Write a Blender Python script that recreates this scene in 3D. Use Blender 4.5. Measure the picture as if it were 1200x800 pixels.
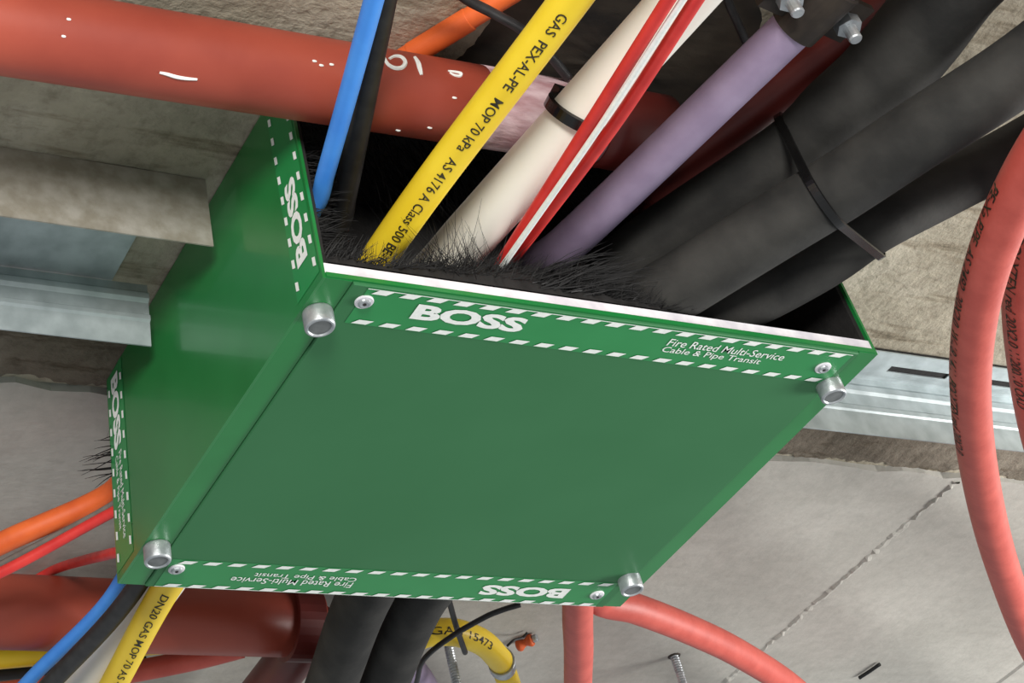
import bpy, bmesh, math, random
from mathutils import Vector, Matrix
from mathutils.bvhtree import BVHTree
random.seed(7)
for o in list(bpy.data.objects): bpy.data.objects.remove(o)
S = bpy.context.scene
col = S.collection

# ------------------------------------------------------------------ camera
ZB = 2.2                                  # height of the underside of the box
F, PPX, PPY = 1794.3583, -151.375, -531.110
RC = Matrix(((0.8844976933594425, -0.42909939277403486, -0.1831325791954564),
             (0.22853617871963772, 0.7407057066972775, -0.6317644110602564),
             (0.40673707165446743, 0.5169417444809824, 0.7532172245474126)))
CL = Vector((-0.402059021, -0.674777387, -0.560773602 + ZB))
cam = bpy.data.cameras.new('camera'); cam_o = bpy.data.objects.new('camera', cam); col.objects.link(cam_o)
rx, ry, rz = RC[0], RC[1], RC[2]
M = Matrix(((rx[0], -ry[0], -rz[0], CL[0]), (rx[1], -ry[1], -rz[1], CL[1]), (rx[2], -ry[2], -rz[2], CL[2]), (0, 0, 0, 1)))
cam_o.matrix_world = M
cam.sensor_fit = 'HORIZONTAL'; cam.sensor_width = 36; cam.lens = F / 1200 * 36
cam.shift_x = -PPX / 1200; cam.shift_y = PPY / 1200
cam.clip_start = .02
S.camera = cam_o

# ------------------------------------------------------------------ light
S.view_settings.view_transform = 'Standard'; S.view_settings.look = 'None'
S.view_settings.gamma = 1; S.view_settings.use_curve_mapping = False
S.view_settings.exposure = 0.22
w = bpy.data.worlds.new('world'); S.world = w; w.use_nodes = True
w.node_tree.nodes['Background'].inputs[0].default_value = (.93, .97, 1, 1)
w.node_tree.nodes['Background'].inputs[1].default_value = .36
def area(name, loc, target, size, power, colr):
    l = bpy.data.lights.new(name, 'AREA'); l.shape = 'SQUARE'; l.size = size; l.energy = power; l.color = colr
    o = bpy.data.objects.new(name, l); col.objects.link(o); o.location = loc
    o.rotation_euler = (Vector(target) - Vector(loc)).to_track_quat('-Z', 'Y').to_euler()
    return o
area('offscreen_light', (-1.2, -2.3, ZB - .52), (.2, .1, ZB + .1), .6, 74, (1, .97, .92))  # key light out of view, direction taken from the red pipe's highlight
area('offscreen_light', (2.5, -.5, ZB - .85), (.8, .3, ZB + .17), .9, 62, (1, .98, .95))  # unseen fill light, added to brighten the slab at the right

# ------------------------------------------------------------------ measures
W, D, H = .45, .3694, .1737
ZC = ZB + H
def at(px, py, x=None, y=None, z=None):
    """point of the place seen at a photograph pixel, on the plane x / y / z (box coordinates)"""
    d = RC.transposed() @ Vector(((px - 600 - PPX) / F, (py - 400 - PPY) / F, 1))
    if x is not None: t = (x - CL.x) / d.x
    elif y is not None: t = (y - CL.y) / d.y
    else: t = (z + ZB - CL.z) / d.z
    return CL + d * t
def P(x, y, z): return Vector((x, y, z + ZB))

# ------------------------------------------------------------------ materials
MATS = {}
def srgb(r, g, b):
    f = lambda c: (c / 255 / 12.92) if c / 255 <= .04045 else ((c / 255 + .055) / 1.055) ** 2.4
    return (f(r), f(g), f(b), 1)
def mat(name, c1, c2=None, scale=40, rough=.5, metal=0, bump=0, bscale=None, spec=.5, detail=5, stretch=None, lo=.35, hi=.65, coat=0):
    if name in MATS: return MATS[name]
    m = bpy.data.materials.new(name); m.use_nodes = True; MATS[name] = m
    nt = m.node_tree; b = nt.nodes['Principled BSDF']
    b.inputs['Roughness'].default_value = rough; b.inputs['Metallic'].default_value = metal
    b.inputs['Specular IOR Level'].default_value = spec
    b.inputs['Coat Weight'].default_value = coat; b.inputs['Coat Roughness'].default_value = .08
    g = nt.nodes.new('ShaderNodeNewGeometry')
    src = g.outputs['Position']
    if stretch:
        mp = nt.nodes.new('ShaderNodeMapping'); mp.inputs['Scale'].default_value = stretch
        nt.links.new(src, mp.inputs[0]); src = mp.outputs[0]
    n = nt.nodes.new('ShaderNodeTexNoise'); n.inputs['Scale'].default_value = scale; n.inputs['Detail'].default_value = detail
    nt.links.new(src, n.inputs['Vector'])
    r = nt.nodes.new('ShaderNodeValToRGB'); c2 = c2 or c1
    r.color_ramp.elements[0].position = lo; r.color_ramp.elements[0].color = srgb(*c1)
    r.color_ramp.elements[1].position = hi; r.color_ramp.elements[1].color = srgb(*c2)
    nt.links.new(n.outputs[0], r.inputs[0]); nt.links.new(r.outputs[0], b.inputs['Base Color'])
    if bump:
        n2 = nt.nodes.new('ShaderNodeTexNoise'); n2.inputs['Scale'].default_value = bscale or scale * 3; n2.inputs['Detail'].default_value = 6
        nt.links.new(src, n2.inputs['Vector'])
        bp = nt.nodes.new('ShaderNodeBump'); bp.inputs['Strength'].default_value = bump; bp.inputs['Distance'].default_value = .002
        nt.links.new(n2.outputs[0], bp.inputs['Height']); nt.links.new(bp.outputs[0], b.inputs['Normal'])
    return m
mat('green', (24, 112, 52), (30, 120, 58), 14, .25, spec=.5, coat=.12)
mat('green_gloss', (24, 112, 52), (30, 120, 58), 14, .3, spec=.5, coat=.35)
mat('dull_steel', (128, 132, 132), (104, 108, 108), 90, .5, .5)
mat('green_panel', (52, 108, 68), (55, 111, 71), 10, .5, spec=.2)
mat('green_label', (30, 128, 66), (34, 132, 70), 30, .3)
mat('print_white', (238, 240, 236), (226, 230, 226), 300, .5)
mat('print_black', (22, 20, 14), (60, 54, 30), 260, .6)
mat('board_white', (236, 233, 236), (205, 202, 210), 60, .45)
mat('inner_black', (16, 15, 15), (30, 28, 27), 60, .85, bump=.4)
mat('bristle', (13, 12, 12), (30, 29, 29), 300, .6, spec=.3)
mat('zinc', (196, 200, 202), (160, 166, 170), 120, .42, .75, bump=.1)
mat('galv', (186, 196, 198), (160, 170, 172), 45, .42, .4, bump=.08, bscale=160)
mat('galv_dusty', (186, 182, 172), (158, 152, 138), 70, .5, .45, bump=.2, bscale=160)
mat('red_pipe', (160, 72, 54), (140, 58, 44), 9, .42, bump=.06, bscale=120)
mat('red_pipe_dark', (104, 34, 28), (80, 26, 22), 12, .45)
mat('primer', (150, 112, 116), (196, 172, 176), 90, .8, bump=.6, stretch=(.35, 1, 1))
mat('yellow', (244, 212, 50), (236, 200, 40), 20, .4)
mat('cream', (250, 247, 237), (244, 240, 228), 12, .4)
mat('red_cable', (214, 56, 50), (198, 44, 42), 60, .45)
mat('red_conduit', (204, 92, 80), (190, 80, 69), 50, .5, bump=.1, bscale=300)
mat('blue_cable', (74, 152, 240), (64, 140, 232), 40, .5)
mat('black_cable', (26, 26, 27), (42, 42, 43), 90, .5)
mat('tie_black', (12, 12, 13), (18, 18, 18), 90, .25)
mat('purple', (160, 144, 172), (146, 130, 158), 40, .55, bump=.1)
mat('rubber', (36, 36, 35), (68, 67, 64), 24, .8, bump=.12, bscale=240, lo=.35, hi=.9, spec=.3)
mat('orange', (226, 104, 46), (206, 88, 38), 40, .5)
mat('grey_cable', (124, 116, 108), (100, 94, 88), 60, .6)
mat('clamp_brown', (62, 54, 46), (40, 34, 30), 50, .55, .4)

def concrete(name, a, b, c, streak):
    m = bpy.data.materials.new(name); m.use_nodes = True; MATS[name] = m
    nt = m.node_tree; N = nt.nodes.new; L = nt.links.new; bs = nt.nodes['Principled BSDF']
    bs.inputs['Roughness'].default_value = .92; bs.inputs['Specular IOR Level'].default_value = .2
    g = N('ShaderNodeNewGeometry')
    def noise(scale, det, st=(1, 1, 1), rough=.6):
        mp = N('ShaderNodeMapping'); mp.inputs['Scale'].default_value = st; L(g.outputs['Position'], mp.inputs[0])
        n = N('ShaderNodeTexNoise'); n.inputs['Scale'].default_value = scale; n.inputs['Detail'].default_value = det; n.inputs['Roughness'].default_value = rough
        L(mp.outputs[0], n.inputs['Vector']); return n.outputs[0]
    def ramp(src, stops):
        r = N('ShaderNodeValToRGB'); e = r.color_ramp.elements
        while len(e) < len(stops): e.new(.5)
        for k, (p, cc) in enumerate(stops): e[k].position = p; e[k].color = cc
        L(src, r.inputs[0]); return r.outputs[0]
    def mix(mode, f, x, y):
        k = N('ShaderNodeMixRGB'); k.blend_type = mode; k.inputs[0].default_value = f
        L(x, k.inputs[1]); L(y, k.inputs[2]); return k.outputs[0]
    base = ramp(noise(5, 6), [(.3, srgb(*a)), (.52, srgb(*b)), (.7, srgb(*c))])
    fine = ramp(noise(60, 8, (1, 1, 1), .7), [(.32, (.6, .58, .55, 1)), (.5, (.95, .95, .95, 1)), (.7, (1.1, 1.1, 1.08, 1))] if streak > .5 else [(.3, (.82, .82, .82, 1)), (.6, (1, 1, 1, 1))])
    out = mix('MULTIPLY', .8, base, fine)
    s1 = noise(26, 5, (.28, 1.6, 1), .65)
    st = ramp(s1, [(.30, (.28, .25, .21, 1)), (.37, (.62, .58, .53, 1)), (.46, (1, 1, 1, 1))])
    out = mix('MULTIPLY', streak, out, st)
    L(out, bs.inputs['Base Color'])
    add = N('ShaderNodeMath'); add.operation = 'ADD'; L(s1, add.inputs[0]); L(noise(120, 8), add.inputs[1])
    bp = N('ShaderNodeBump'); bp.inputs['Strength'].default_value = min(.12 + .68 * streak, .6); bp.inputs['Distance'].default_value = .004
    L(add.outputs[0], bp.inputs['Height']); L(bp.outputs[0], bs.inputs['Normal'])
    return m
concrete('slab_rough', (142, 136, 120), (172, 165, 147), (196, 190, 174), .8)
concrete('slab_smooth', (172, 170, 162), (182, 180, 172), (192, 190, 182), .06)
concrete('slab_scar', (92, 85, 74), (116, 108, 96), (150, 142, 128), 1)

# ------------------------------------------------------------------ object helpers
def wloc(o):
    v = Vector((0, 0, 0))
    while o: v += o.location; o = o.parent
    return v
def make(name, verts, faces, m, parent=None, smooth=False, kind=None, label=None):
    verts = [Vector(v) for v in verts]
    if parent is None:
        lo = Vector([min(v[i] for v in verts) for i in range(3)]); hi = Vector([max(v[i] for v in verts) for i in range(3)])
        org = (lo + hi) / 2
    else: org = wloc(parent)
    me = bpy.data.meshes.new(name); me.from_pydata([v - org for v in verts], [], faces); me.update()
    if smooth:
        for p in me.polygons: p.use_smooth = True
    me.materials.append(MATS[m] if isinstance(m, str) else m)
    o = bpy.data.objects.new(name, me); col.objects.link(o)
    if parent is None: o.location = org
    else: o.parent = parent
    if kind: o['kind'] = kind
    if label: o['label'] = label
    return o
def thing(name, loc, label, cat, group=None):
    o = bpy.data.objects.new(name, None); col.objects.link(o); o.location = loc; o.empty_display_size = .02
    return tag(o, label, cat, group)
def tag(o, label, cat, group=None):
    o['label'] = label; o['category'] = cat
    if group: o['group'] = group
    return o
class MB:
    def __init__(s): s.v = []; s.f = []
    def add(s, v, f):
        k = len(s.v); s.v += [Vector(x) for x in v]; s.f += [[i + k for i in q] for q in f]; return s
    def box(s, a, b):
        x0, y0, z0 = a; x1, y1, z1 = b
        v = [(x, y, z) for z in (z0, z1) for y in (y0, y1) for x in (x0, x1)]
        return s.add(v, [(0, 2, 3, 1), (4, 5, 7, 6), (0, 1, 5, 4), (2, 6, 7, 3), (0, 4, 6, 2), (1, 3, 7, 5)])
    def prism(s, poly, d):
        """closed polygon (points in order) pushed along d"""
        n = len(poly); d = Vector(d)
        v = [Vector(p) for p in poly] + [Vector(p) + d for p in poly]
        return s.add(v, [list(range(n))[::-1], [n + i for i in range(n)]] + [(i, (i + 1) % n, n + (i + 1) % n, n + i) for i in range(n)])
    def make(s, *a, **k): return make(a[0], s.v, s.f, *a[1:], **k)
def smooth_path(pts, n=10):
    pts = [Vector(p) for p in pts]
    if len(pts) == 2: return [pts[0].lerp(pts[1], i / n) for i in range(n + 1)]
    out = []; q = [pts[0] * 2 - pts[1]] + pts + [pts[-1] * 2 - pts[-2]]
    for i in range(1, len(q) - 2):
        a, b, c, d = q[i - 1:i + 3]
        for k in range(n):
            t = k / n
            # centripetal-ish Catmull-Rom with bounded tangents
            l = (c - b).length
            m0 = (c - a); m1 = (d - b)
            m0 = m0.normalized() * min(l, m0.length * .5); m1 = m1.normalized() * min(l, m1.length * .5)
            h = (2*t**3 - 3*t**2 + 1, t**3 - 2*t**2 + t, -2*t**3 + 3*t**2, t**3 - t**2)
            out.append(b * h[0] + m0 * h[1] + c * h[2] + m1 * h[3])
    out.append(pts[-1]); return out
def frames(path, closed=False):
    T = []
    n = len(path)
    for i in range(n):
        a = path[(i - 1) % n] if closed else path[max(i - 1, 0)]; b = path[(i + 1) % n] if closed else path[min(i + 1, n - 1)]
        T.append((b - a).normalized())
    up = Vector((0, 0, 1)) if abs(T[0].z) < .9 else Vector((1, 0, 0))
    N = [(up - T[0] * up.dot(T[0])).normalized()]
    for i in range(1, n): N.append((N[-1] - T[i] * N[-1].dot(T[i])).normalized())
    return T, N
def tube(mb, path, r, seg=20, cap=True, squash=1.0):
    T, N = frames(path); n = len(path); v = []; f = []
    for i, c in enumerate(path):
        B = T[i].cross(N[i]); rr = r(i / (n - 1)) if callable(r) else r
        for k in range(seg):
            a = 2 * math.pi * k / seg; v.append(c + N[i] * math.cos(a) * rr * squash + B * math.sin(a) * rr)
    for i in range(n - 1):
        for k in range(seg):
            k2 = (k + 1) % seg; f.append((i * seg + k, i * seg + k2, (i + 1) * seg + k2, (i + 1) * seg + k))
    if cap: f.append(list(range(seg))[::-1]); f.append([(n - 1) * seg + k for k in range(seg)])
    return mb.add(v, f)
def pipe(name, pts, r, m, label=None, cat=None, parent=None, seg=24, n=10, squash=1.0, smooth=True):
    path = smooth_path(pts, n); mb = MB(); tube(mb, path, r, seg, squash=squash)
    o = mb.make(name, m, parent=parent, smooth=smooth)
    for p in o.data.polygons:
        if len(p.vertices) > 4: p.use_smooth = False
    if label: tag(o, label, cat)
    o_path[o.name] = path
    return o
o_path = {}
_txt = {}
def text_mesh(s, bold=0.0):
    """flat lettering as (verts, faces) in font units; width and height measured"""
    if (s, bold) in _txt: return _txt[(s, bold)]
    c = bpy.data.curves.new('t', 'FONT'); c.body = s; c.size = 1; c.offset = bold; c.resolution_u = 3; c.fill_mode = 'FRONT'
    o = bpy.data.objects.new('t', c); col.objects.link(o)
    dg = bpy.context.evaluated_depsgraph_get(); dg.update()
    me = bpy.data.meshes.new_from_object(o.evaluated_get(dg))
    v = [x.co.copy() for x in me.vertices]; f = [list(p.vertices) for p in me.polygons]
    bpy.data.objects.remove(o); bpy.data.curves.remove(c); bpy.data.meshes.remove(me)
    _txt[(s, bold)] = (v, f); return v, f
def flat_text(mb, s, org, right, up, width, height, bold=0.0, off=.0004):
    """lettering filling the rectangle org + right*width + up*height"""
    v, f = text_mesh(s, bold); right = Vector(right).normalized(); up = Vector(up).normalized(); n = right.cross(up)
    x0 = min(p.x for p in v); x1 = max(p.x for p in v); y0 = min(p.y for p in v); y1 = max(p.y for p in v)
    mb.add([Vector(org) + right * ((p.x - x0) / (x1 - x0) * width) + up * ((p.y - y0) / (y1 - y0) * height) + n * off for p in v], f)
def wrap_text(mb, s, path, r, s0, height, face, ang=0.0, rev=False, bold=.0, width=None, off=.0004):
    """print wrapped round a tube: reading along the path (or against it), turned towards `face` plus ang"""
    v, f = text_mesh(s, bold); x0 = min(p.x for p in v)
    xs = max(p.x for p in v) - x0; k = height / .7; kx = (width / xs) if width else k
    P_ = path[::-1] if rev else path
    L = [0]
    for a, b in zip(P_, P_[1:]): L.append(L[-1] + (b - a).length)
    out = []
    for p in v:
        d = min(max(s0 + (p.x - x0) * kx, 0), L[-1] - 1e-6)
        i = max(j for j in range(len(L) - 1) if L[j] <= d); t = (d - L[i]) / (L[i + 1] - L[i])
        c = P_[i].lerp(P_[i + 1], t)
        T0 = (P_[min(i + 1, len(P_) - 1)] - P_[max(i - 1, 0)]).normalized(); T1 = (P_[min(i + 2, len(P_) - 1)] - P_[i]).normalized()
        T = T0.lerp(T1, t).normalized()
        q = face - c; Nn = (q - T * q.dot(T)).normalized(); B = Nn.cross(T)
        a = ang + (p.y - .35) * k / r
        out.append(c + (Nn * math.cos(a) + B * math.sin(a)) * (r + off))
    mb.add(out, f)

# ================================================================== THE SETTING
# rough old slab in front, over the wall line, and the smoother formed slab behind it, a little lower
def slab(name, x0, x1, y0, y1, z, m, nx, ny, amp, edge=None):
    rnd = random.Random(3); v = []; f = []
    for j in range(ny + 1):
        for i in range(nx + 1):
            x = x0 + (x1 - x0) * i / nx; y = y0 + (y1 - y0) * j / ny
            if edge and j == 0: y += rnd.uniform(-.004, .004)
            v.append((x, y, z + rnd.uniform(-amp, amp) * .5))
    for j in range(ny):
        for i in range(nx):
            a = j * (nx + 1) + i; f.append((a, a + nx + 1, a + nx + 2, a + 1))
    k = len(v)                                    # rim up to a solid top
    ring = [i for i in range(nx + 1)] + [j * (nx + 1) + nx for j in range(1, ny + 1)] + [ny * (nx + 1) + i for i in range(nx - 1, -1, -1)] + [j * (nx + 1) for j in range(ny - 1, 0, -1)]
    for i in ring: v.append((v[i][0], v[i][1], ZC + .2))
    n = len(ring)
    for i in range(n): f.append((ring[i], ring[(i + 1) % n], k + (i + 1) % n, k + i))
    f.append([k + i for i in range(n)])
    return make(name, v, f, m, kind='structure')
c1 = slab('ceiling', -3, 4, -3, .384, ZC, 'slab_rough', 160, 80, .0016)
c2 = slab('ceiling', -3, 4, .384, 4, ZC - .006, 'slab_smooth', 220, 60, .0006, True)
# broken, darker strip of concrete just behind the wall line
def scar(x0, x1, y0, y1):
    rnd = random.Random(11); n = int((x1 - x0) / .0045); v = []; f = []
    rows = 6
    for j in range(rows + 1):
        for i in range(n + 1):
            t = j / rows; x = x0 + (x1 - x0) * i / n; y = y0 + (y1 - y0) * t
            if j in (0, rows): y += rnd.uniform(-.003, .003) + .004 * math.sin(x * 31) * math.sin(x * 73)
            dz = .0012 if j in (0, rows) else .0016 + rnd.uniform(0, .0022)
            v.append((x, y, ZC - dz))
    for j in range(rows):
        for i in range(n): a = j * (n + 1) + i; f.append((a, a + n + 1, a + n + 2, a + 1))
    return make('trim_1', v, f, 'slab_scar', kind='structure', smooth=True)
scar(-.5, 1.6, .30, .380)
# formwork seam: a thin broken ridge of concrete running away across the smooth slab
rnd = random.Random(5); v = []; f = []; n = 420
for i in range(n + 1):
    y = .39 + 2.2 * i / n; cx = .966 + rnd.uniform(-.0015, .0015); hw = .0065 + .0025 * math.sin(y * 40) + rnd.uniform(-.0015, .0015); hz = rnd.uniform(.001, .0040)
    zz = ZC - .0055
    v += [(cx - hw, y, zz + .001), (cx - hw * .3, y, zz - hz), (cx + hw * .4, y, zz - hz * rnd.uniform(.4, 1)), (cx + hw, y, zz + .001)]
for i in range(n):
    for k in range(3): a = i * 4 + k; f.append((a, a + 4, a + 5, a + 1))
make('trim_2', v, f, 'slab_smooth', kind='structure')
v = []; f = []
for i in range(60 + 1):
    y = .6 + 2 * i / 60; cx = 1.42 + .02 * (y - .8) + rnd.uniform(-.001, .001)
    v += [(cx - .006, y, ZC - .0045), (cx, y, ZC - .0085), (cx + .006, y, ZC - .0045)]
for i in range(60):
    for k in range(2): a = i * 3 + k; f.append((a, a + 3, a + 4, a + 1))
make('trim_3', v, f, 'slab_smooth', kind='structure')

# ================================================================== HEAD TRACKS
Y0, Y1 = .12, .242
def profile_track(name, x0, x1, prof, m, label, th=.0012):
    """folded steel channel: open profile (y, z) with sheet thickness, run along x"""
    t = thing(name, P((x0 + x1) / 2, (Y0 + Y1) / 2, H), label, 'metal track')
    return t
def sheet(mb, prof, x0, x1, th=.0012):
    n = len(prof); ins = []
    for i in range(n):
        a = Vector(prof[max(i - 1, 0)]); b = Vector(prof[min(i + 1, n - 1)]); d = (b - a).normalized()
        ins.append(Vector(prof[i]) + Vector((-d.y, d.x)) * th)
    poly = [Vector(q) for q in prof] + ins[::-1]
    vv = [P(x, q.x, q.y) for x in (x0, x1) for q in poly]; N_ = len(poly); ff = []
    for i in range(N_): j = (i + 1) % N_; ff.append((i, j, N_ + j, N_ + i))
    for i in range(n - 1):
        ff.append((i, N_ - 1 - i, N_ - 2 - i, i + 1)); ff.append((N_ + i, N_ + i + 1, 2 * N_ - 2 - i, 2 * N_ - 1 - i))
    mb.add(vv, ff)
def ridged(y, z0, z1, d=.0025):
    """rear flange going down from z0 to z1 with two rolled ribs"""
    pts = [(y, z0)]
    L_ = z0 - z1
    for t, o in ((.12, 0), (.17, -d), (.26, -d), (.31, 0), (.50, 0), (.53, -d * .7), (.60, -d * .7), (.63, 0), (1.0, .001)):
        pts.append((y + o, z0 - L_ * t))
    return pts
TL = thing('head_track', P(-.5, .18, H - .002), 'dusty galvanised steel channel under the slab left of the green box', 'metal track')
mb = MB(); sheet(mb, [(Y0, H - .061), (Y0, H - .0015), (Y0 + .05, H - .0015)], -1.2, -.012); mb.make('front_flange', 'galv_dusty', TL)
mb = MB(); sheet(mb, [(Y0 + .03, H - .003), (Y1 + .001, H - .003)], -1.2, -.040); mb.make('web', 'galv', TL)
mb = MB(); sheet(mb, ridged(Y1, H - .004, H - .058), -1.2, -.012); mb.make('rear_flange', 'galv', TL)
TR = thing('head_track', P(1.1, .22, H - .002), 'pale galvanised steel channel with slots right of the green box', 'metal track')
mb = MB()
def slot_web(mb, x0, x1, y0, y1, z, sx0, sx1, sy0, sy1):
    th = .0012
    for a, b in (((x0, y0), (x1, sy0)), ((x0, sy1), (x1, y1)), ((x0, sy0), (sx0, sy1)), ((sx1, sy0), (x1, sy1))):
        mb.box(P(a[0], a[1], z - th), P(b[0], b[1], z))
xs = .46
while xs < 2.2:
    slot_web(mb, xs, xs + .36, .198, Y1, H - .004, xs + .275, xs + .352, .217, .226) if xs < .5 else slot_web(mb, xs, xs + .21, .198, Y1, H - .004, xs + .01, xs + .2, .217, .226)
    xs += .36 if xs < .5 else .21
mb.make('web', 'galv', TR)
mb = MB(); sheet(mb, ridged(Y1, H - .004, H - .066, .0018), .462, 2.2); mb.make('rear_flange', 'galv', TR)
mb = MB(); mb.box(P(.46, .199, H - .0035), P(2.2, .236, H - .001)); mb.make('gasket', 'inner_black', TR)

# ================================================================== THE GREEN BOX
BX = thing('fire_transit_box', P(W / 2, D / 2, 0), 'green metal fire-rated cable transit box with white lettering fixed under the slab', 'fire box')
th = .0022
HT = H - .002
def panel(name, a, b, m, **k): mb = MB(); mb.box(P(*a), P(*b)); return mb.make(name, m, BX, **k)
panel('side_panel', (0, 0, .0), (th, D, HT), 'green_gloss')
panel('side_panel', (W - th, 0, .0), (W, D, HT), 'green')
panel('top_panel', (th, 0, HT - .002), (W - th, D, HT), 'green')
# folded bottom channel: outer strips with a recessed seam to the central cover plate
panel('bottom_flange', (th, 0, .0), (.0205, D, .0028), 'green')
panel('bottom_flange', (.4325, .0, .0), (W - th, D, .0028), 'green')
mb = MB()                                     # cover plate, a touch proud, with small bevel
def bev_plate(mb, x0, x1, y0, y1, z0, z1, b):
    lo = [(x0 + b, y0 + b), (x1 - b, y0 + b), (x1 - b, y1 - b), (x0 + b, y1 - b)]; md = [(x0, y0), (x1, y0), (x1, y1), (x0, y1)]
    vv = [P(x, y, z0) for x, y in lo] + [P(x, y, z0 + b) for x, y in md] + [P(x, y, z1) for x, y in md]
    ff = [(0, 3, 2, 1)] + [(i, (i + 1) % 4, 4 + (i + 1) % 4, 4 + i) for i in range(4)] + [(4 + i, 4 + (i + 1) % 4, 8 + (i + 1) % 4, 8 + i) for i in range(4)] + [(8, 9, 10, 11)]
    mb.add(vv, ff)
bev_plate(mb, .0212, .4315, .0005, D - .0005, -.0016, .0028, .0007)
cover = mb.make('cover_plate', 'green_panel', BX)
# rolled green lip and white fireboard showing at both open ends
panel('front_lip', (th, -.0012, .0005), (W - th, .0004, .0036), 'green')
panel('rear_lip', (th, D - .0004, .0005), (W - th, D + .0012, .0036), 'green')
mb = MB(); mb.box(P(th, .0008, .0030), P(W - th, D - .001, .0118)); mb.make('fire_board', 'board_white', BX, label='white fire board lining edge')
# dark intumescent lining inside
mb = MB(); mb.box(P(th, .003, .0118), P(th + .004, D - .003, HT - .002)); mb.make('side_lining', 'inner_black', BX)
mb = MB(); mb.box(P(W - th - .004, .003, .0118), P(W - th, D - .003, HT - .002)); mb.make('side_lining', 'inner_black', BX)
mb = MB(); mb.box(P(th, .003, HT - .008), P(W - th, D - .003, HT - .002)); mb.make('top_lining', 'inner_black', BX)
mb = MB(); mb.box(P(th + .004, .004, .0118), P(W - th - .004, D - .004, .0135)); mb.make('bottom_lining', 'inner_black', BX)

# ---- printed labels
def dash_row(parent, o, u, v, n, pitch, w, h, slant, off=.0004):
    """printed dashes, one object each, sharing one mesh per row"""
    u = Vector(u); v = Vector(v); nn = u.cross(v); me = bpy.data.meshes.new('dash_mark')
    me.from_pydata([Vector(), u * w, u * (w + slant) + v * h, u * slant + v * h], [], [(0, 1, 2, 3)]); me.materials.append(MATS['print_white'])
    for i in range(n):
        d = bpy.data.objects.new('dash_mark', me); col.objects.link(d); d.parent = parent
        d.location = Vector(o) + u * (i * pitch) + nn * off - wloc(parent)
zl = -.0018
def bottom_label(front):
    if front: o = P(.032, .038, zl); u, v = Vector((1, 0, 0)), Vector((0, -1, 0)); L_ = .395; hh = .0365; x_off = 0
    else: o = P(.4225, .3285, zl); u, v = Vector((-1, 0, 0)), Vector((0, 1, 0)); L_ = .395; hh = .039
    mb = MB(); mb.add([o, o + u * L_, o + u * L_ + v * hh, o + v * hh], [(0, 1, 2, 3)])
    lab = mb.make('label_strip', 'green_label', BX)
    mb = MB()
    dash_row(lab, o + u * .004 + v * .001, u, v, 20, .0195, .0105, .0042, .0042)
    dash_row(lab, o + u * .004 + v * (hh - .0052), u, v, 20, .0195, .0105, .0042, .0042)
    # thin outline
    nn = u.cross(v) * .0003
    b = o + v * (hh - .0012) + nn; mb.add([b, b + u * L_, b + u * L_ + v * .0007, b + v * .0007], [(0, 1, 2, 3)])
    mb.make('border_line', 'print_white', lab)
    mb = MB()
    flat_text(mb, 'BOSS', o + u * .040 + v * .0125, u, v, .083, .0155, bold=.045)
    mb.make('lettering', 'print_white', lab)
    mb = MB()
    flat_text(mb, 'Fire Rated Multi-Service', o + u * .238 + v * .0195, u, v, .102, .0078, bold=.004)
    flat_text(mb, 'Cable & Pipe Transit', o + u * .238 + v * .0105, u, v, .086, .0078, bold=.004)
    mb.make('small_lettering', 'print_white', lab)
bottom_label(True); bottom_label(False)
def side_label(front):
    x = -.0003
    if front: y0 = .0025
    else: y0 = D - .0355
    mb = MB(); o = P(x, y0, .006)
    mb.add([o, o + Vector((0, 0, HT - .008)), o + Vector((0, .033, HT - .008)), o + Vector((0, .033, 0))], [(0, 1, 2, 3)])
    lab = mb.make('label_strip', 'green_label', BX)
    for yy in (y0 + .0015, y0 + .0275):
        dash_row(lab, P(x, yy, .012), (0, 0, 1), (0, 1, 0), 9, .0172, .0065, .004, .002)
    mb = MB()
    if front: flat_text(mb, 'BOSS', P(x, y0 + .0095, .026), (0, 0, 1), (0, 1, 0), .066, .0155, bold=.045)
    else: flat_text(mb, 'BOSS', P(x, y0 + .0245, .163), (0, 0, -1), (0, -1, 0), .064, .0155, bold=.045)
    mb.make('lettering', 'print_white', lab)
    if not front:
        mb = MB()
        flat_text(mb, 'Fire Rated Multi-Service', P(x, y0 + .0165, .094), (0, 0, -1), (0, -1, 0), .07, .0065, bold=.006)
        flat_text(mb, 'Cable & Pipe Transit', P(x, y0 + .0250, .094), (0, 0, -1), (0, -1, 0), .06, .0065, bold=.006)
        mb.make('small_lettering', 'print_white', lab)
side_label(True); side_label(False)

# ---- bolts and screws (axis down)
def lathe_down(mb, c, prof, seg=24):
    """prof: (radius, depth below c)"""
    v = []; f = []; n = len(prof)
    for r, d in prof:
        for k in range(seg): a = 2 * math.pi * k / seg; v.append(c + Vector((r * math.cos(a), r * math.sin(a), -d)))
    for i in range(n - 1):
        for k in range(seg): k2 = (k + 1) % seg; f.append((i * seg + k, i * seg + k2, (i + 1) * seg + k2, (i + 1) * seg + k))
    f.append([k for k in range(seg)][::-1]); f.append([(n - 1) * seg + k for k in range(seg)])
    mb.add(v, f)
for px, py in ((375, 383), (977, 464), (185, 657), (741, 691)):
    c = at(px, py, z=-.011); c = P(min(c.x, W - .0105), c.y, 0)
    mb = MB(); lathe_down(mb, c, [(.0098, 0), (.0099, .001), (.0099, .0108), (.0094, .0120), (.0082, .0124), (.0076, .0120), (.0074, .0110)])
    bo = mb.make('bolt', 'zinc', BX, smooth=False)
    mb = MB(); lathe_down(mb, c, [(.0072, .0109), (.0070, .0114)]); mb.make('recess', 'dull_steel', bo)
    for p_ in bo.data.polygons: p_.use_smooth = len(p_.vertices) == 4
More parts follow.
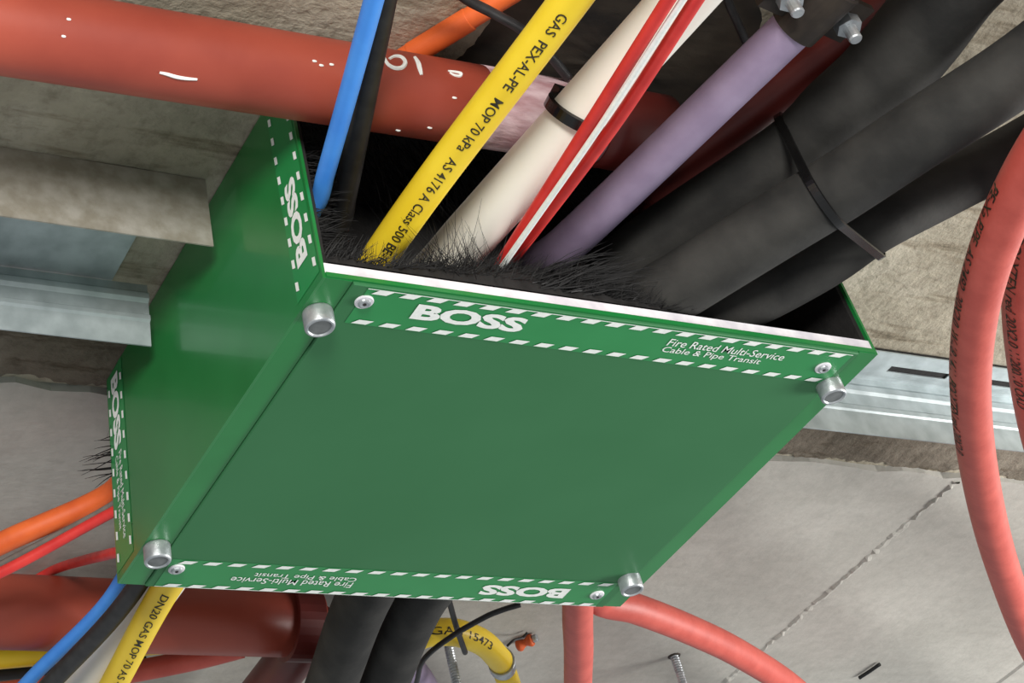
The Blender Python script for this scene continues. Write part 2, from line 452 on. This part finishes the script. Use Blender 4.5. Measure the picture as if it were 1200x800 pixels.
for px, py in ((427, 355), (965, 432), (207, 668), (700, 698)):
    c = at(px, py, z=-.003); c.z = ZB - .0016
    mb = MB(); lathe_down(mb, c, [(.0062, 0), (.0062, .0010), (.0058, .0014)])
    sc = mb.make('screw', 'board_white', BX, label='white washer screw')
    mb = MB(); lathe_down(mb, c, [(.0043, .0012), (.0040, .0026), (.0030, .0030), (.0016, .0026)], 16); mb.make('screw_head', 'zinc', sc)
    mb = MB(); lathe_down(mb, c + Vector((0, 0, -.00255)), [(.0014, 0), (.0013, .0003)], 6); mb.make('socket', 'inner_black', sc)

# ---- black brush seal: a dense pad of bristles across the opening
def strand(mb, p, d, length, r, droop, rnd):
    n = 4; path = [Vector(p)]; d = Vector(d).normalized()
    for i in range(n):
        d = (d + droop * .25 + Vector((rnd.uniform(-1, 1), rnd.uniform(-1, 1), rnd.uniform(-1, 1))) * .12).normalized()
        path.append(path[-1] + d * (length / n))
    s = d.cross(Vector((.3, .2, 1))).normalized(); t = d.cross(s); v = []; f = []
    for i, c in enumerate(path):
        rr = r * (1 - .8 * i / n)
        v += [c + s * rr, c - s * rr * .5 + t * rr * .87, c - s * rr * .5 - t * rr * .87]
    for i in range(n):
        for k in range(3): k2 = (k + 1) % 3; f.append((i * 3 + k, i * 3 + k2, i * 3 + 3 + k2, i * 3 + 3 + k))
    mb.add(v, f)
rnd = random.Random(21)
for end, yy, dirn in (('front', .040, -1), ('rear', D - .040, 1)):
    mb = MB()
    for i in range(1500 if end == 'front' else 700):                    # from the sill, leaning out and up
        x = rnd.uniform(.012, .30 if end == 'front' else .43); z0 = .0135
        p = P(x, yy - dirn * -0 + rnd.uniform(-.026, .05) , z0)
        strand(mb, p, (rnd.uniform(-.5, .7), dirn * rnd.uniform(.0, .6), rnd.uniform(.5, 1)), (rnd.uniform(.009, .022) if .075 < x < .16 and end == 'front' else rnd.uniform(.012, .032)), .00036, Vector((rnd.uniform(-.2, .5), dirn * .4, -.2)), rnd)
    for i in range(1500 if end == 'front' else 500):                    # from the roof and sides, hanging
        x = rnd.uniform(.01, .44); p = P(x, yy + rnd.uniform(-.02, .05), HT - .008)
        strand(mb, p, (rnd.uniform(-.3, .3), dirn * .25, -1), rnd.uniform(.03, .06), .00036, Vector((0, dirn * .1, -.1)), rnd)
    for i in range(1100):
        p = P(.007, yy + rnd.uniform(-.025, .04), rnd.uniform(.02, .14))
        strand(mb, p, (1, dirn * rnd.uniform(-.1, .7), rnd.uniform(-.5, .5)), rnd.uniform(.012, .034), .00036, Vector((.1, dirn * .2, -.3)), rnd)
    if end == 'front':
        for i in range(260):                                            # the tuft combed to the right beside the purple pipe
            p = P(rnd.uniform(.158, .20), rnd.uniform(.0, .02), rnd.uniform(.016, .032))
            strand(mb, p, (1, rnd.uniform(-.35, .0), rnd.uniform(.1, .55)), rnd.uniform(.04, .075), .0005, Vector((.25, -.12, -.12)), rnd)
        for i in range(90):                                            # strands lying over the yellow and cream pipes
            p = P(rnd.uniform(.085, .14), rnd.uniform(.0, .02), rnd.uniform(.014, .03))
            strand(mb, p, (rnd.uniform(-.9, .5), -.25, rnd.uniform(.2, .8)), rnd.uniform(.025, .045), .0003, Vector((-.1, -.2, .0)), rnd)
    else:
        for i in range(18):
            p = P(.002, D + rnd.uniform(-.004, .004), rnd.uniform(.085, .12))
            strand(mb, p, (-1, rnd.uniform(.2, .8), rnd.uniform(-.4, .3)), rnd.uniform(.012, .03), .0006, Vector((-.1, .1, -.1)), rnd)
    mb.make('brush_seal', 'bristle', BX, kind='stuff', label='black bristle brush seal')
# lumpy black roll of packing lying just inside the sill
def sill_roll():
    rn = random.Random(31); nx, nk = 90, 10; v = []; f = []; x0, x1 = .0068, .285
    for i in range(nx + 1):
        x = x0 + (x1 - x0) * i / nx
        h = .013 + .017 * math.exp(-((x - .15) / .055) ** 2) + .004 * math.sin(x * 90) * math.exp(-((x - .05) / .05) ** 2)
        h *= min(1, (x1 - x) / .05 + .25)
        for k in range(nk + 1):
            a = math.pi * k / nk; j = rn.uniform(.92, 1.06)
            v.append(P(x, .020 - .0185 * math.cos(a) * (j if 0 < k < nk else 1), .0136 + h * math.sin(a) * j))
    for i in range(nx):
        for k in range(nk): a = i * (nk + 1) + k; f.append((a, a + nk + 1, a + nk + 2, a + 1))
    for i in (0, nx): f.append([i * (nk + 1) + k for k in range(nk + 1)])
    make('packing_roll', v, f, 'inner_black', BX, smooth=True, label='lumpy black packing along the sill')
    mb = MB()
    for i in range(1500):
        q = v[rn.randrange(0, nx) * (nk + 1) + rn.randrange(1, nk - 2)]
        strand(mb, q, (rn.uniform(-.2, 1), -.35, rn.uniform(-.1, .6)), rn.uniform(.008, .02), .0003, Vector((.3, -.1, -.1)), rn)
    mb.make('bristle_fringe', 'bristle', BX, kind='stuff', label='fine black bristles on the sill packing')
sill_roll()
# dark packing pillow closing the middle of the box behind the bristles
def pillow(y0, y1):
    nx, nz = 30, 10; v = []; f = []; r2 = random.Random(int(y0 * 1000))
    for s, yb in ((0, y0), (1, y1)):
        for j in range(nz + 1):
            for i in range(nx + 1):
                e = min(i, nx - i, 3) / 3; e2 = min(j, nz - j, 2) / 2
                b = .014 * math.sqrt(e * e2) + r2.uniform(0, .002)
                v.append(P(.0065 + (W - .013) * i / nx, yb + (-b if s == 0 else b), .0138 + (HT - .0225) * j / nz))
    st = (nx + 1) * (nz + 1)
    for j in range(nz):
        for i in range(nx):
            a = j * (nx + 1) + i; f.append((a, a + 1, a + nx + 2, a + nx + 1)); f.append((st + a, st + a + nx + 1, st + a + nx + 2, st + a + 1))
    for i in range(nx): f.append((i, st + i, st + i + 1, i + 1)); a = nz * (nx + 1) + i; f.append((a, a + 1, st + a + 1, st + a))
    for j in range(nz): a = j * (nx + 1); f.append((a, a + nx + 1, st + a + nx + 1, st + a)); a += nx; f.append((a, st + a, st + a + nx + 1, a + nx + 1))
    make('packing_pillow', v, f, 'inner_black', BX, smooth=True, label='black packing filling the box opening')
pillow(.11, .26)

# ================================================================== BIG RED PIPES
def spin_ring(mb, c, ax, r0, r1, wd, seg=32):
    ax = ax.normalized(); T, N = frames([c, c + ax]); Nn = N[0]; B = ax.cross(Nn); v = []; f = []
    prof = [(r0, -wd / 2), (r1, -wd / 2 + .001), (r1, wd / 2 - .001), (r0, wd / 2)]
    for r, d in prof:
        for k in range(seg): a = 2 * math.pi * k / seg; v.append(c + ax * d + (Nn * math.cos(a) + B * math.sin(a)) * r)
    for i in range(4):
        for k in range(seg):
            k2 = (k + 1) % seg; j = (i + 1) % 4
            f.append((i * seg + k, i * seg + k2, j * seg + k2, j * seg + k))
    mb.add(v, f)
RP = .0283; zp = .1262
pa = at(0, 33, z=zp); pb = at(560, 124, z=zp); dr = (pb - pa).normalized()
p0 = pa - dr * 1.0; p1 = pa + dr * .50
RPT = thing('sprinkler_pipe', (p0 + p1) / 2, 'thick matt red sprinkler pipe crossing in front of the green box opening', 'pipe')
pj = pa + dr * (at(556, 124, z=zp) - pa).length
bodyp = pipe('pipe_body', [p0, pj], RP, 'red_pipe', parent=RPT, seg=40, n=30)
pk = pa + dr * (at(690, 150, z=zp) - pa).length; p1 = pa + dr * (at(768, 168, z=zp) - pa).length
pipe('primed_section', [pj, pk], RP * 1.004, 'primer', parent=RPT, seg=40, n=10).__setitem__('label', 'flaky pinkish white primer on the pipe')
pipe('end_coupling', [pk, p1], RP * 1.06, 'red_pipe_dark', parent=RPT, seg=40, n=4)
# handwritten white paint strokes on the pipe
def on_pipe(px, py, r=RP, a=pa, d=dr):
    """where the sight line through the pixel meets the pipe's skin"""
    ray = (at(px, py, z=0) - CL).normalized(); w0 = CL - a
    dp = ray - d * ray.dot(d); wp = w0 - d * w0.dot(d)
    A_ = dp.dot(dp); B_ = 2 * dp.dot(wp); C_ = wp.dot(wp) - r * r; disc = B_ * B_ - 4 * A_ * C_
    t = (-B_ - math.sqrt(max(disc, 0))) / (2 * A_); return CL + ray * t
def stroke(pts, wd):
    path = smooth_path([on_pipe(*q) for q in pts], 6); mb = MB()
    tube(mb, path, lambda t: wd * (.6 + .4 * math.sin(math.pi * t)), 6)
    mb.make('paint_mark', 'print_white', RPT, label='white paint mark')
stroke([(446, 60), (450, 68), (455, 76), (463, 80), (471, 79), (475, 73), (470, 67), (462, 66), (456, 69)], .0016)
stroke([(486, 67), (490, 74), (492, 81), (494, 88)], .0018)
stroke([(525, 83), (532, 84), (540, 86), (539, 89), (532, 88), (527, 85)], .0011)
stroke([(187, 85), (196, 87), (206, 90), (218, 92), (231, 93)], .0013)
for q in ((366, 71), (374, 76), (386, 75), (78, 22), (72, 42), (464, 152), (501, 149), (530, 114)):
    stroke([q, (q[0] + 2, q[1] + .6), (q[0] + 5, q[1] + 1)], .0009)

# rear main
zr = .123; RR = .0310
ra = at(0, 716, z=zr); rb = at(300, 727, z=zr); dr2 = (rb - ra).normalized()
RPR = thing('sprinkler_pipe', (ra + rb) / 2, 'thick dark red pipe running behind the far end of the green box', 'pipe')
pipe('pipe_body', [ra - dr2 * 1.2, rb + dr2 * .062], RR, 'red_pipe', parent=RPR, seg=36, n=20)
mb = MB(); cc = rb + dr2 * .045; spin_ring(mb, cc, dr2, RR - .001, RR + .004, .03); mb.make('coupling', 'red_pipe_dark', RPR)
bq = rb + dr2 * .065
pipe('branch', [bq, bq + Vector((.0, .12, -.004)), bq + Vector((.0, .5, -.01))], .023, 'red_pipe_dark', parent=RPR, seg=24)

# added dark sheet under the slab, standing for shade between the pipes
def shade_patch(poly, label):
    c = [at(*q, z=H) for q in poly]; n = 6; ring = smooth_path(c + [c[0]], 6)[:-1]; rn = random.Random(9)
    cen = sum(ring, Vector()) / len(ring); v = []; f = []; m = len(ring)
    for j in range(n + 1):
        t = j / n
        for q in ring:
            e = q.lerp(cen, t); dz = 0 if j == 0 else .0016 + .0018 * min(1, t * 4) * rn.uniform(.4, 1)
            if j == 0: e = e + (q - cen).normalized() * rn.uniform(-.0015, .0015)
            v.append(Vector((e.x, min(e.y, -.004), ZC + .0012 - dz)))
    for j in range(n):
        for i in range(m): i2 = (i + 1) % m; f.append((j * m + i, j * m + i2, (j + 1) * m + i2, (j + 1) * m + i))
    return tag(make('slab_shade_patch', v, f, 'slab_shade', smooth=True), label, 'slab_shade')
mat('slab_shade', (26, 23, 20), (66, 58, 48), 26, .8, bump=.8, bscale=50, stretch=(.6, 1, 1))  # shade on the slab put into a dark brown colour
shade_patch([(512, 82), (560, 34), (578, -40), (680, -60), (820, -60), (880, -50), (905, 20), (900, 90), (850, 140), (800, 200), (720, 235), (640, 200), (560, 150)], 'dark brown sheet added as shade on the slab behind the yellow and cream pipes')

# ================================================================== PIPES AND CABLES THROUGH THE BOX
# yellow gas pipe
ya = at(452, 290, z=.053); yb = at(668, 0, z=.053)
yd = (ya - yb).normalized()
ypts = [yb - yd * .5, yb, ya, at(194, 690, z=.040), at(134, 800, z=.040), at(134, 800, z=.040) + (at(134, 800, z=.040) - at(194, 690, z=.040)) * 3]
YP = thing('gas_pipe', ya, 'bright yellow gas pipe with black printed lettering through the box', 'pipe')
yr = .0118
yo = pipe('pipe_body', ypts, yr, 'yellow', parent=YP, n=14)
mb = MB(); ypath = o_path[yo.name]
def s_of(path, q):
    best = None; L = 0
    for a, b in zip(path, path[1:]):
        d = b - a; t = min(max((q - a).dot(d) / d.dot(d), 0), 1); e = (a + d * t - q).length
        if best is None or e < best[0]: best = (e, L + d.length * t)
        L += d.length
    return best[1]
s_top = s_of(ypath, at(664, 5, z=.053))
wrap_text(mb, 'GAS  PEX-AL-PE   MOP 70 kPa   AS 4176 A Class 500 BE-1', ypath, yr, s_top, .0062, CL, ang=.22, width=(ya - at(664, 5, z=.053)).length, bold=.006)
mb.make('printing', 'print_black', YP); mb = MB()
s_r = s_of(ypath, at(205, 683, z=.040))
wrap_text(mb, 'DN20 GAS MOP 70 AS 4176', ypath, yr, s_r, .0062, CL, ang=.25, bold=.006, width=.17)
mb.make('printing', 'print_black', YP)

# cream pipe
wa = at(550, 276, z=.071); wb = at(799, 0, z=.071)
wd = (wb - wa).normalized()
wi = P(.105, .22, .085)
pipe('plastic_pipe', [wb + wd * .5, wb, wa, wa - wd * .05, wi, at(183, 692, z=.0725), at(104, 800, z=.0725), at(104, 800, z=.0725) + (at(104, 800, z=.0725) - at(183, 692, z=.0725)) * 3], lambda t: .0182, 'cream',
     'cream white plastic pipe with a black tie through the green box', 'pipe', seg=32, n=12)

# twin red cables and the thin white wire between them
for k, (t1, t0, mid, lab, rr) in enumerate((((783, 0), (590, 304), (688, 150), 'flat red cable lying on the left of the pair over the cream pipe', .0042),
                                   ((816, 0), (600, 304), (717, 150), 'flat red cable lying on the right of the pair over the cream pipe', .0042))):
    a = at(*t1, z=.030); m_ = at(*mid, z=.037 + .003 * k); b = at(*t0, z=.043 + .009 * k)
    q = [a + (a - m_) * 1.5, a, m_, b, b + (b - m_) * .25]
    q += [P(.12, .14, .030), P(.06, .27, .030), P(.022, .34, .055)] if k == 0 else [P(.145, .16, .023), P(.085, .28, .023), P(.04, .37, .035)]
    if k == 0: q += [at(132, 600, z=.075), at(0, 671, z=.06), at(-120, 720, z=.05)]
    else: q += [at(132, 648, z=.07), at(92, 658, z=.125), at(62, 668, z=.1595), at(20, 690, z=.1605), at(-60, 720, z=.1605)]
    pipe('red_cable', q, rr, 'red_cable', lab, 'cable', seg=16)
a = at(800, 0, z=.0275); m_ = at(702, 150, z=.0305); b = at(595, 303, z=.0355)
pipe('thin_white_cable', [a + (a - m_) * 1.5, a, m_, b, b + (b - m_) * .3], .0021, 'print_white', 'thin white wire squeezed between the two red cables', 'cable', seg=10)

# purple pipe with its clamp
zv = .080
va = at(664, 286, z=zv); vb = at(948, 14, z=zv); vd = (vb - va).normalized()
PU = pipe('purple_pipe', [vb + vd * .5, vb, va, P(.230, .09, .108), P(.25, .17, .142), P(.32, .36, .142), at(462, 735, z=.140), at(499, 806, z=.140), at(530, 870, z=.140)], .0142, 'purple', 'lilac purple plastic pipe held by a dark clamp beside the hoses', 'pipe', seg=28)
CLP = thing('pipe_clamp', vb, 'dark steel clamp with bright bolts around the purple pipe', 'pipe clamp')
cc = vb + vd * .006
mb = MB(); spin_ring(mb, cc, vd, .0147, .0170, .044); mb.make('band', 'clamp_brown', CLP)
sd = vd.cross(Vector((0, 0, 1))).normalized()
for s in (1, -1):
    e = cc + sd * s * .0275
    mb = MB(); u = sd; v_ = vd; 
    q = [e + u * .012 + v_ * .016, e - u * .012 + v_ * .016, e - u * .012 - v_ * .016, e + u * .012 - v_ * .016]
    mb.prism([x + Vector((0, 0, -.0025)) for x in q], (0, 0, .005)); mb.make('ear', 'clamp_brown', CLP)
    ce = at(910, 12, z=zv - .012) if s < 0 else at(1012, 38, z=zv - .004)
    ce = e
    mb = MB(); lathe_down(mb, ce, [(.0045, -.09), (.0045, .0185), (.0038, .0195)], 16); bo = mb.make('bolt', 'zinc', CLP)
    mb = MB(); lathe_down(mb, ce, [(.0088, .0025), (.0088, .0095)], 6); mb.make('nut', 'zinc', bo)

# dark red pipe above the purple one
da = at(738, 234, z=.1440); db = at(985, 50, z=.150); dd = (db - da).normalized()
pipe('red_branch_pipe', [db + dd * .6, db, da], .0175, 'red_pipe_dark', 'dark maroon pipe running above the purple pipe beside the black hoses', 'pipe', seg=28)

# blue and black cables at the left of the opening
zb_ = .074
a = at(381, 206, z=zb_); m_ = at(410, 103, z=zb_); b = at(438, 0, z=zb_)
pipe('blue_cable', [b + (b - m_) * 2, b, m_, a, a + (a - m_) * .3, P(.026, .20, .08), at(136, 690, z=.080), at(35, 796, z=.080), at(-60, 900, z=.080)], .0062, 'blue_cable', 'bright blue cable entering the left corner of the box', 'cable', seg=18)
a = at(404, 232, z=.088); m_ = at(428, 110, z=.088); b = at(450, 0, z=.088)
pipe('black_cable', [b + (b - m_) * 2, b, m_, a, a + (a - m_) * .25, P(.064, .20, .085), at(158, 690, z=.053), at(60, 800, z=.053), at(-40, 906, z=.053)], .0080, 'black_cable', 'thick black cable running beside the bright blue cable', 'cable', seg=18)

# orange conduit over the red pipe
oa = at(484, 62, z=.1645); ob = at(592, -4, z=.1645); od = (ob - oa).normalized()
OC = thing('orange_conduit', oa, 'orange conduit squeezed between the slab and the red pipe', 'conduit')
pipe('conduit_body', [ob + od * .4, ob, oa, oa - od * .03], .0079, 'orange', parent=OC, seg=20)
pipe('rear_orange_conduit', [P(.022, .31, .108), P(.018, .36, .106), at(128, 578, z=.104), at(0, 637, z=.09), at(-120, 700, z=.08)], .0088, 'orange', 'orange conduit leaving the far left end of the box above red cables', 'conduit', seg=20)
mb = MB(); jc = at(516, 43, z=.1645); spin_ring(mb, jc, od, .0078, .0086, .05); mb.make('coupling_sleeve', 'orange', OC)
pipe('grey_cable', [P(.010, .36, .078), at(131, 591, z=.086), at(0, 661, z=.082), at(-120, 728, z=.075)], .0024, 'grey_cable', 'thin grey cable between the orange conduit and red cable', 'cable', seg=10)

# thin black cables near the slab
pipe('black_wire', [at(500, -40, z=.150), at(545, -2, z=.142), at(575, 14, z=.140), at(610, 34, z=.140), at(640, 60, z=.138), at(665, 90, z=.138)], .0036, 'black_cable', 'slim black wire crossing the orange conduit behind the yellow pipe', 'cable', seg=12)
pipe('black_wire', [at(846, -40, z=.14), at(853, 0, z=.135), at(866, 30, z=.125), at(878, 60, z=.118), at(882, 92, z=.112)], .0032, 'black_cable', 'short black wire hanging between the cream and purple pipes', 'cable', seg=12)

# three insulated black hoses
def hose(pts, r, label):
    return pipe('insulated_hose', pts, r, 'rubber', label, 'hose', seg=36, n=12)
HA = [at(1172, -70, z=.112), at(1120, -20, z=.110), at(1078, 36, z=.106), at(1033, 88, z=.102), at(974, 134, z=.098), at(927, 177, z=.096), at(801, 262, z=.092), at(745, 302, z=.088)]
HB = [at(1330, -25, z=.052), at(1200, 77, z=.046), at(1077, 157, z=.042), at(980, 221, z=.040), at(900, 270, z=.038), at(805, 329, z=.037), at(765, 356, z=.037)]
HC = [at(1330, 96, z=.100), at(1185, 180, z=.086), at(1100, 224, z=.072), at(1023, 264, z=.058), at(968, 302, z=.050), at(900, 340, z=.044), at(852, 362, z=.040), at(820, 378, z=.038)]
HA += [P(.262, .14, .075), P(.245, .36, .050), at(424, 704, z=.045), at(388, 802, z=.045), at(355, 890, z=.045)]
HB += [P(.318, .14, .040), P(.31, .36, .048), at(492, 702, z=.05), at(449, 802, z=.05), at(415, 880, z=.05)]
HC += [P(.385, .16, .042), P(.39, .25, .06)]
hA = hose(HA, lambda t:   .0235 + .0065 * max(0, min(1, (.36 - t) / .12)), 'uppermost of three black insulated hoses beside the purple pipe')
hB = hose(HB, .0228, 'middle one of three black insulated hoses leaving the box')
hC = hose(HC, .0200, 'lowest of three black insulated hoses at the right corner')

# ---- cable ties: bands fitted round what they bind
def hull(pts):
    pts = sorted(pts); 
    def half(ps):
        h = []
        for p in ps:
            while len(h) >= 2 and (h[-1][0] - h[-2][0]) * (p[1] - h[-2][1]) - (h[-1][1] - h[-2][1]) * (p[0] - h[-2][0]) <= 0: h.pop()
            h.append(p)
        return h
    a = half(pts); b = half(pts[::-1]); return a[:-1] + b[:-1]
def tie(name, centres, radii, ax, wd, th, label, head_dir, tail=None, m='tie_black'):
    c0 = centres[0]; ax = ax.normalized(); up = Vector((0, 0, 1)); u = ax.cross(up).normalized(); v_ = ax.cross(u)
    pts = []
    for c, r in zip(centres, radii):
        q = c - c0
        for k in range(48): a = 2 * math.pi * k / 48; pts.append((q.dot(u) + (r + .0012) * math.cos(a), q.dot(v_) + (r + .0012) * math.sin(a)))
    hp = hull(pts); n = len(hp); cx = sum(p[0] for p in hp) / n; cy = sum(p[1] for p in hp) / n
    T = thing(name, c0, label, 'cable tie'); mb = MB(); vv = []; ff = []
    for p in hp:
        d = Vector((p[0] - cx, p[1] - cy)).normalized()
        for e, w_ in ((0, -wd / 2), (th, -wd / 2 * .8), (th, wd / 2 * .8), (0, wd / 2)):
            vv.append(c0 + u * (p[0] + d.x * e) + v_ * (p[1] + d.y * e) + ax * w_)
    for i in range(n):
        j = (i + 1) % n
        for k in range(4): k2 = (k + 1) % 4; ff.append((i * 4 + k, j * 4 + k, j * 4 + k2, i * 4 + k2))
    mb.add(vv, ff); mb.make('band', m, T, smooth=False)
    best = max(range(n), key=lambda i: (u * hp[i][0] + v_ * hp[i][1]).dot(head_dir))
    hc = c0 + u * hp[best][0] + v_ * hp[best][1]; dn = (u * (hp[best][0] - cx) + v_ * (hp[best][1] - cy)).normalized(); tg = ax.cross(dn)
    mb = MB(); s = wd * .75
    q = [hc + tg * s + ax * s, hc - tg * s + ax * s, hc - tg * s - ax * s, hc + tg * s - ax * s]
    mb.prism(q, dn * wd * .9); hd = mb.make('head', m, T)
    if tail:
        path = smooth_path([hc + dn * wd * .45, hc + dn * wd * .5 + tail * .4, hc + dn * wd * .5 + tail], 5); mb = MB(); tube(mb, path, wd * .32, 6); mb.make('tail', m, T)
    return T
def nearest(path, c, ax):
    """where a path crosses the plane through c square to ax"""
    best = None
    for a, b in zip(path, path[1:]):
        d0 = (a - c).dot(ax); d1 = (b - c).dot(ax)
        if d0 * d1 <= 0:
            p = a.lerp(b, d0 / (d0 - d1 + 1e-12)); e = (p - c).length
            if best is None or e < best[0]: best = (e, p)
    return best[1]
pA, pB, pC = o_path[hA.name], o_path[hB.name], o_path[hC.name]
cB = at(966, 231, z=.0395)
axh = (at(980, 221, z=.040) - at(900, 270, z=.038)).normalized()
tie('cable_tie', [nearest(pA, cB, axh), nearest(pB, cB, axh), nearest(pC, cB, axh)], [.0235, .0228, .02], axh, .0068, .0018,
    'long black cable tie strapped around the three black hoses', Vector((.6, .2, .3)), axh * .0)
cw = at(676, 134, z=.071)
tie('cable_tie', [cw], [.0184], wd + Vector((0, 0, .35)), .0088, .0026, 'thick black cable tie strapped around the cream pipe', Vector((0, .1, 1)))

# ================================================================== RED CONDUITS AT THE RIGHT
def conduit(name, pts, r, label, prints):
    T = thing(name, pts[len(pts) // 2], label, 'conduit')
    b = pipe('conduit_body', pts, r, 'red_conduit', parent=T, seg=24, n=12)
    path = o_path[b.name]
    if prints:
        mb = MB()
        for s, q, ang, width in prints: wrap_text(mb, s, path, r, s_of(path, q), .0085, CL, ang=ang, width=width, bold=.006)
        mb.make('printing', 'print_black', T)
    return T
z1 = -.002
conduit('red_conduit', [at(1480, -60, z=.0), at(1330, 40, z=.0), at(1236, 150, z=-.002), at(1178, 255, z=-.002), at(1147, 350, z=z1), at(1137, 450, z=z1), at(1148, 555, z=z1), at(1172, 655, z=z1), at(1212, 760, z=z1), at(1275, 860, z=.04), at(1400, 960, z=.08)], .0152,
        'left looped red conduit with black print along its outer edge', [('PE-Xa PIPE  AS 2492  20X2.0  W-18 1411  POLYTEN red 20X2.0', at(1195, 220, z=z1), -.95, .34)])
conduit('red_conduit', [at(1450, 20, z=.05), at(1310, 110, z=.046), at(1228, 230, z=.046), at(1199, 330, z=.045), at(1203, 430, z=.045), at(1222, 530, z=.045), at(1262, 640, z=.05), at(1400, 760, z=.10)], .0152,
        'right looped red conduit cut off by the picture edge', [('POLYTEN red 20X2.0 11200/10 OAD', at(1212, 268, z=.045), -.55, .25)])

# ================================================================== BEHIND THE BOX
conduit('red_conduit', [P(.405, .28, .04), P(.43, .38, .04), at(677, 716, z=.042), at(678, 760, z=.05), at(678, 820, z=.07), at(690, 900, z=.12)], .0142,
        'straight red conduit dropping below the rear edge of the box', [])
conduit('red_conduit', [P(.40, .25, .078), P(.424, .375, .078), at(700, 700, z=.075), at(742, 712, z=.075), at(800, 734, z=.075), at(860, 762, z=.075), at(925, 803, z=.075), at(1000, 870, z=.08)], .0142,
        'curved red conduit sweeping right from the rear corner of the box', [])
# yellow bend and its chrome coupling
yb1 = [at(488, 746, z=.11), at(505, 741, z=.11), at(535, 741, z=.11), at(566, 753, z=.11), at(587, 774, z=.11)]
YB = thing('gas_pipe_bend', yb1[2], 'short yellow pipe bend behind the black hoses with chrome coupling', 'pipe')
o = pipe('pipe_body', yb1, .0128, 'yellow', parent=YB, n=10)
mb = MB(); wrap_text(mb, 'GAS 15473', o_path[o.name], .0128, .012, .007, CL, ang=.1, bold=.004, width=.075); mb.make('printing', 'print_black', YB)
e1 = at(587, 774, z=.11); ed = (at(596, 800, z=.11) - e1).normalized()
pipe('coupling', [e1, e1 + ed * .014], .0145, 'zinc', parent=YB, n=3)
pipe('tail_pipe', [e1 + ed * .014, e1 + ed * .10], .0125, 'yellow', parent=YB, n=4)
# black wires crossing
pipe('black_wire', [at(488, 800, z=.085), at(497, 772, z=.085), at(530, 745, z=.085), at(570, 722, z=.085), at(590, 714, z=.085), at(610, 708, z=.085)], .0026, 'black_cable', 'black wire rising right across the yellow bend behind the box', 'cable', seg=10)
pipe('black_wire', [at(520, 680, z=.092), at(527, 706, z=.092), at(535, 735, z=.092), at(545, 764, z=.092)], .0029, 'black_cable', 'short black wire hanging down across the yellow bend', 'cable', seg=10)
WP = thing('wall_plug', at(613, 753, z=H - .010), 'small orange plug with twisted wire tail on the slab', 'wall plug')
q0 = at(606, 757, z=H - .012); q1 = at(624, 749, z=H - .012)
pipe('plug', [q0, q0.lerp(q1, .5), q1], lambda t: .0052 + .0014 * math.sin(t * 9), 'orange', parent=WP, seg=12)
pipe('tip', [q1, q1 + (q1 - q0) * .3], .004, 'zinc', parent=WP, seg=10, n=3)
pipe('wire_tail', [at(594, 757, z=H - .02), at(602, 750, z=H - .016), at(612, 747, z=H - .012), at(618, 741, z=H - .009)], .0014, 'black_cable', parent=WP, seg=8)
# threaded rods hanging from the slab
def rod(px, py, zbot, label):
    top = at(px, py, z=H - .0055); R_ = thing('threaded_rod', top, label, 'rod')
    n = int((H - .006 - zbot) / .0028); v = []; 
    mb = MB(); prof = []
    for i in range(n): prof += [(.0046, i * .0028), (.0053, i * .0028 + .0014)]
    lathe_down(mb, top, prof, 12); mb.make('shaft', 'zinc', R_)
    mb = MB(); lathe_down(mb, top, [(.0085, .0), (.007, .0015)], 12); mb.make('anchor_sleeve', 'clamp_brown', R_)
    return R_
rod(790, 768, .02, 'zinc threaded rod hanging from the slab beneath the curved red conduit')
rod(523, 744, .02, 'zinc threaded rod hanging from the slab inside the yellow bend')
# rear left small pipes
pipe('gas_pipe_run', [at(-150, 784, z=.15), at(0, 770, z=.15), at(90, 762, z=.15), at(240, 748, z=.15)], .0105, 'yellow', 'dull yellow pipe running under the rear red pipe at left', 'pipe')
pipe('black_cable', [at(-120, 802, z=.15), at(0, 790, z=.15), at(110, 780, z=.155), at(170, 775, z=.158)], .0062, 'black_cable', 'black cable below the yellow pipe in the bottom left corner', 'cable')
conduit('red_conduit', [at(-60, 818, z=.118), at(30, 808, z=.12), at(160, 786, z=.122), at(230, 772, z=.124), at(285, 758, z=.126)], .0098, 'dim red conduit passing behind the yellow pipe at bottom', [])

tag(pipe('tie_offcut', [at(1007, 794, z=H - .009), at(1018, 787, z=H - .009), at(1031, 778, z=H - .009)], .0022, 'tie_black', seg=8), 'thin black sliver stuck to the slab near the concrete seam', 'offcut')
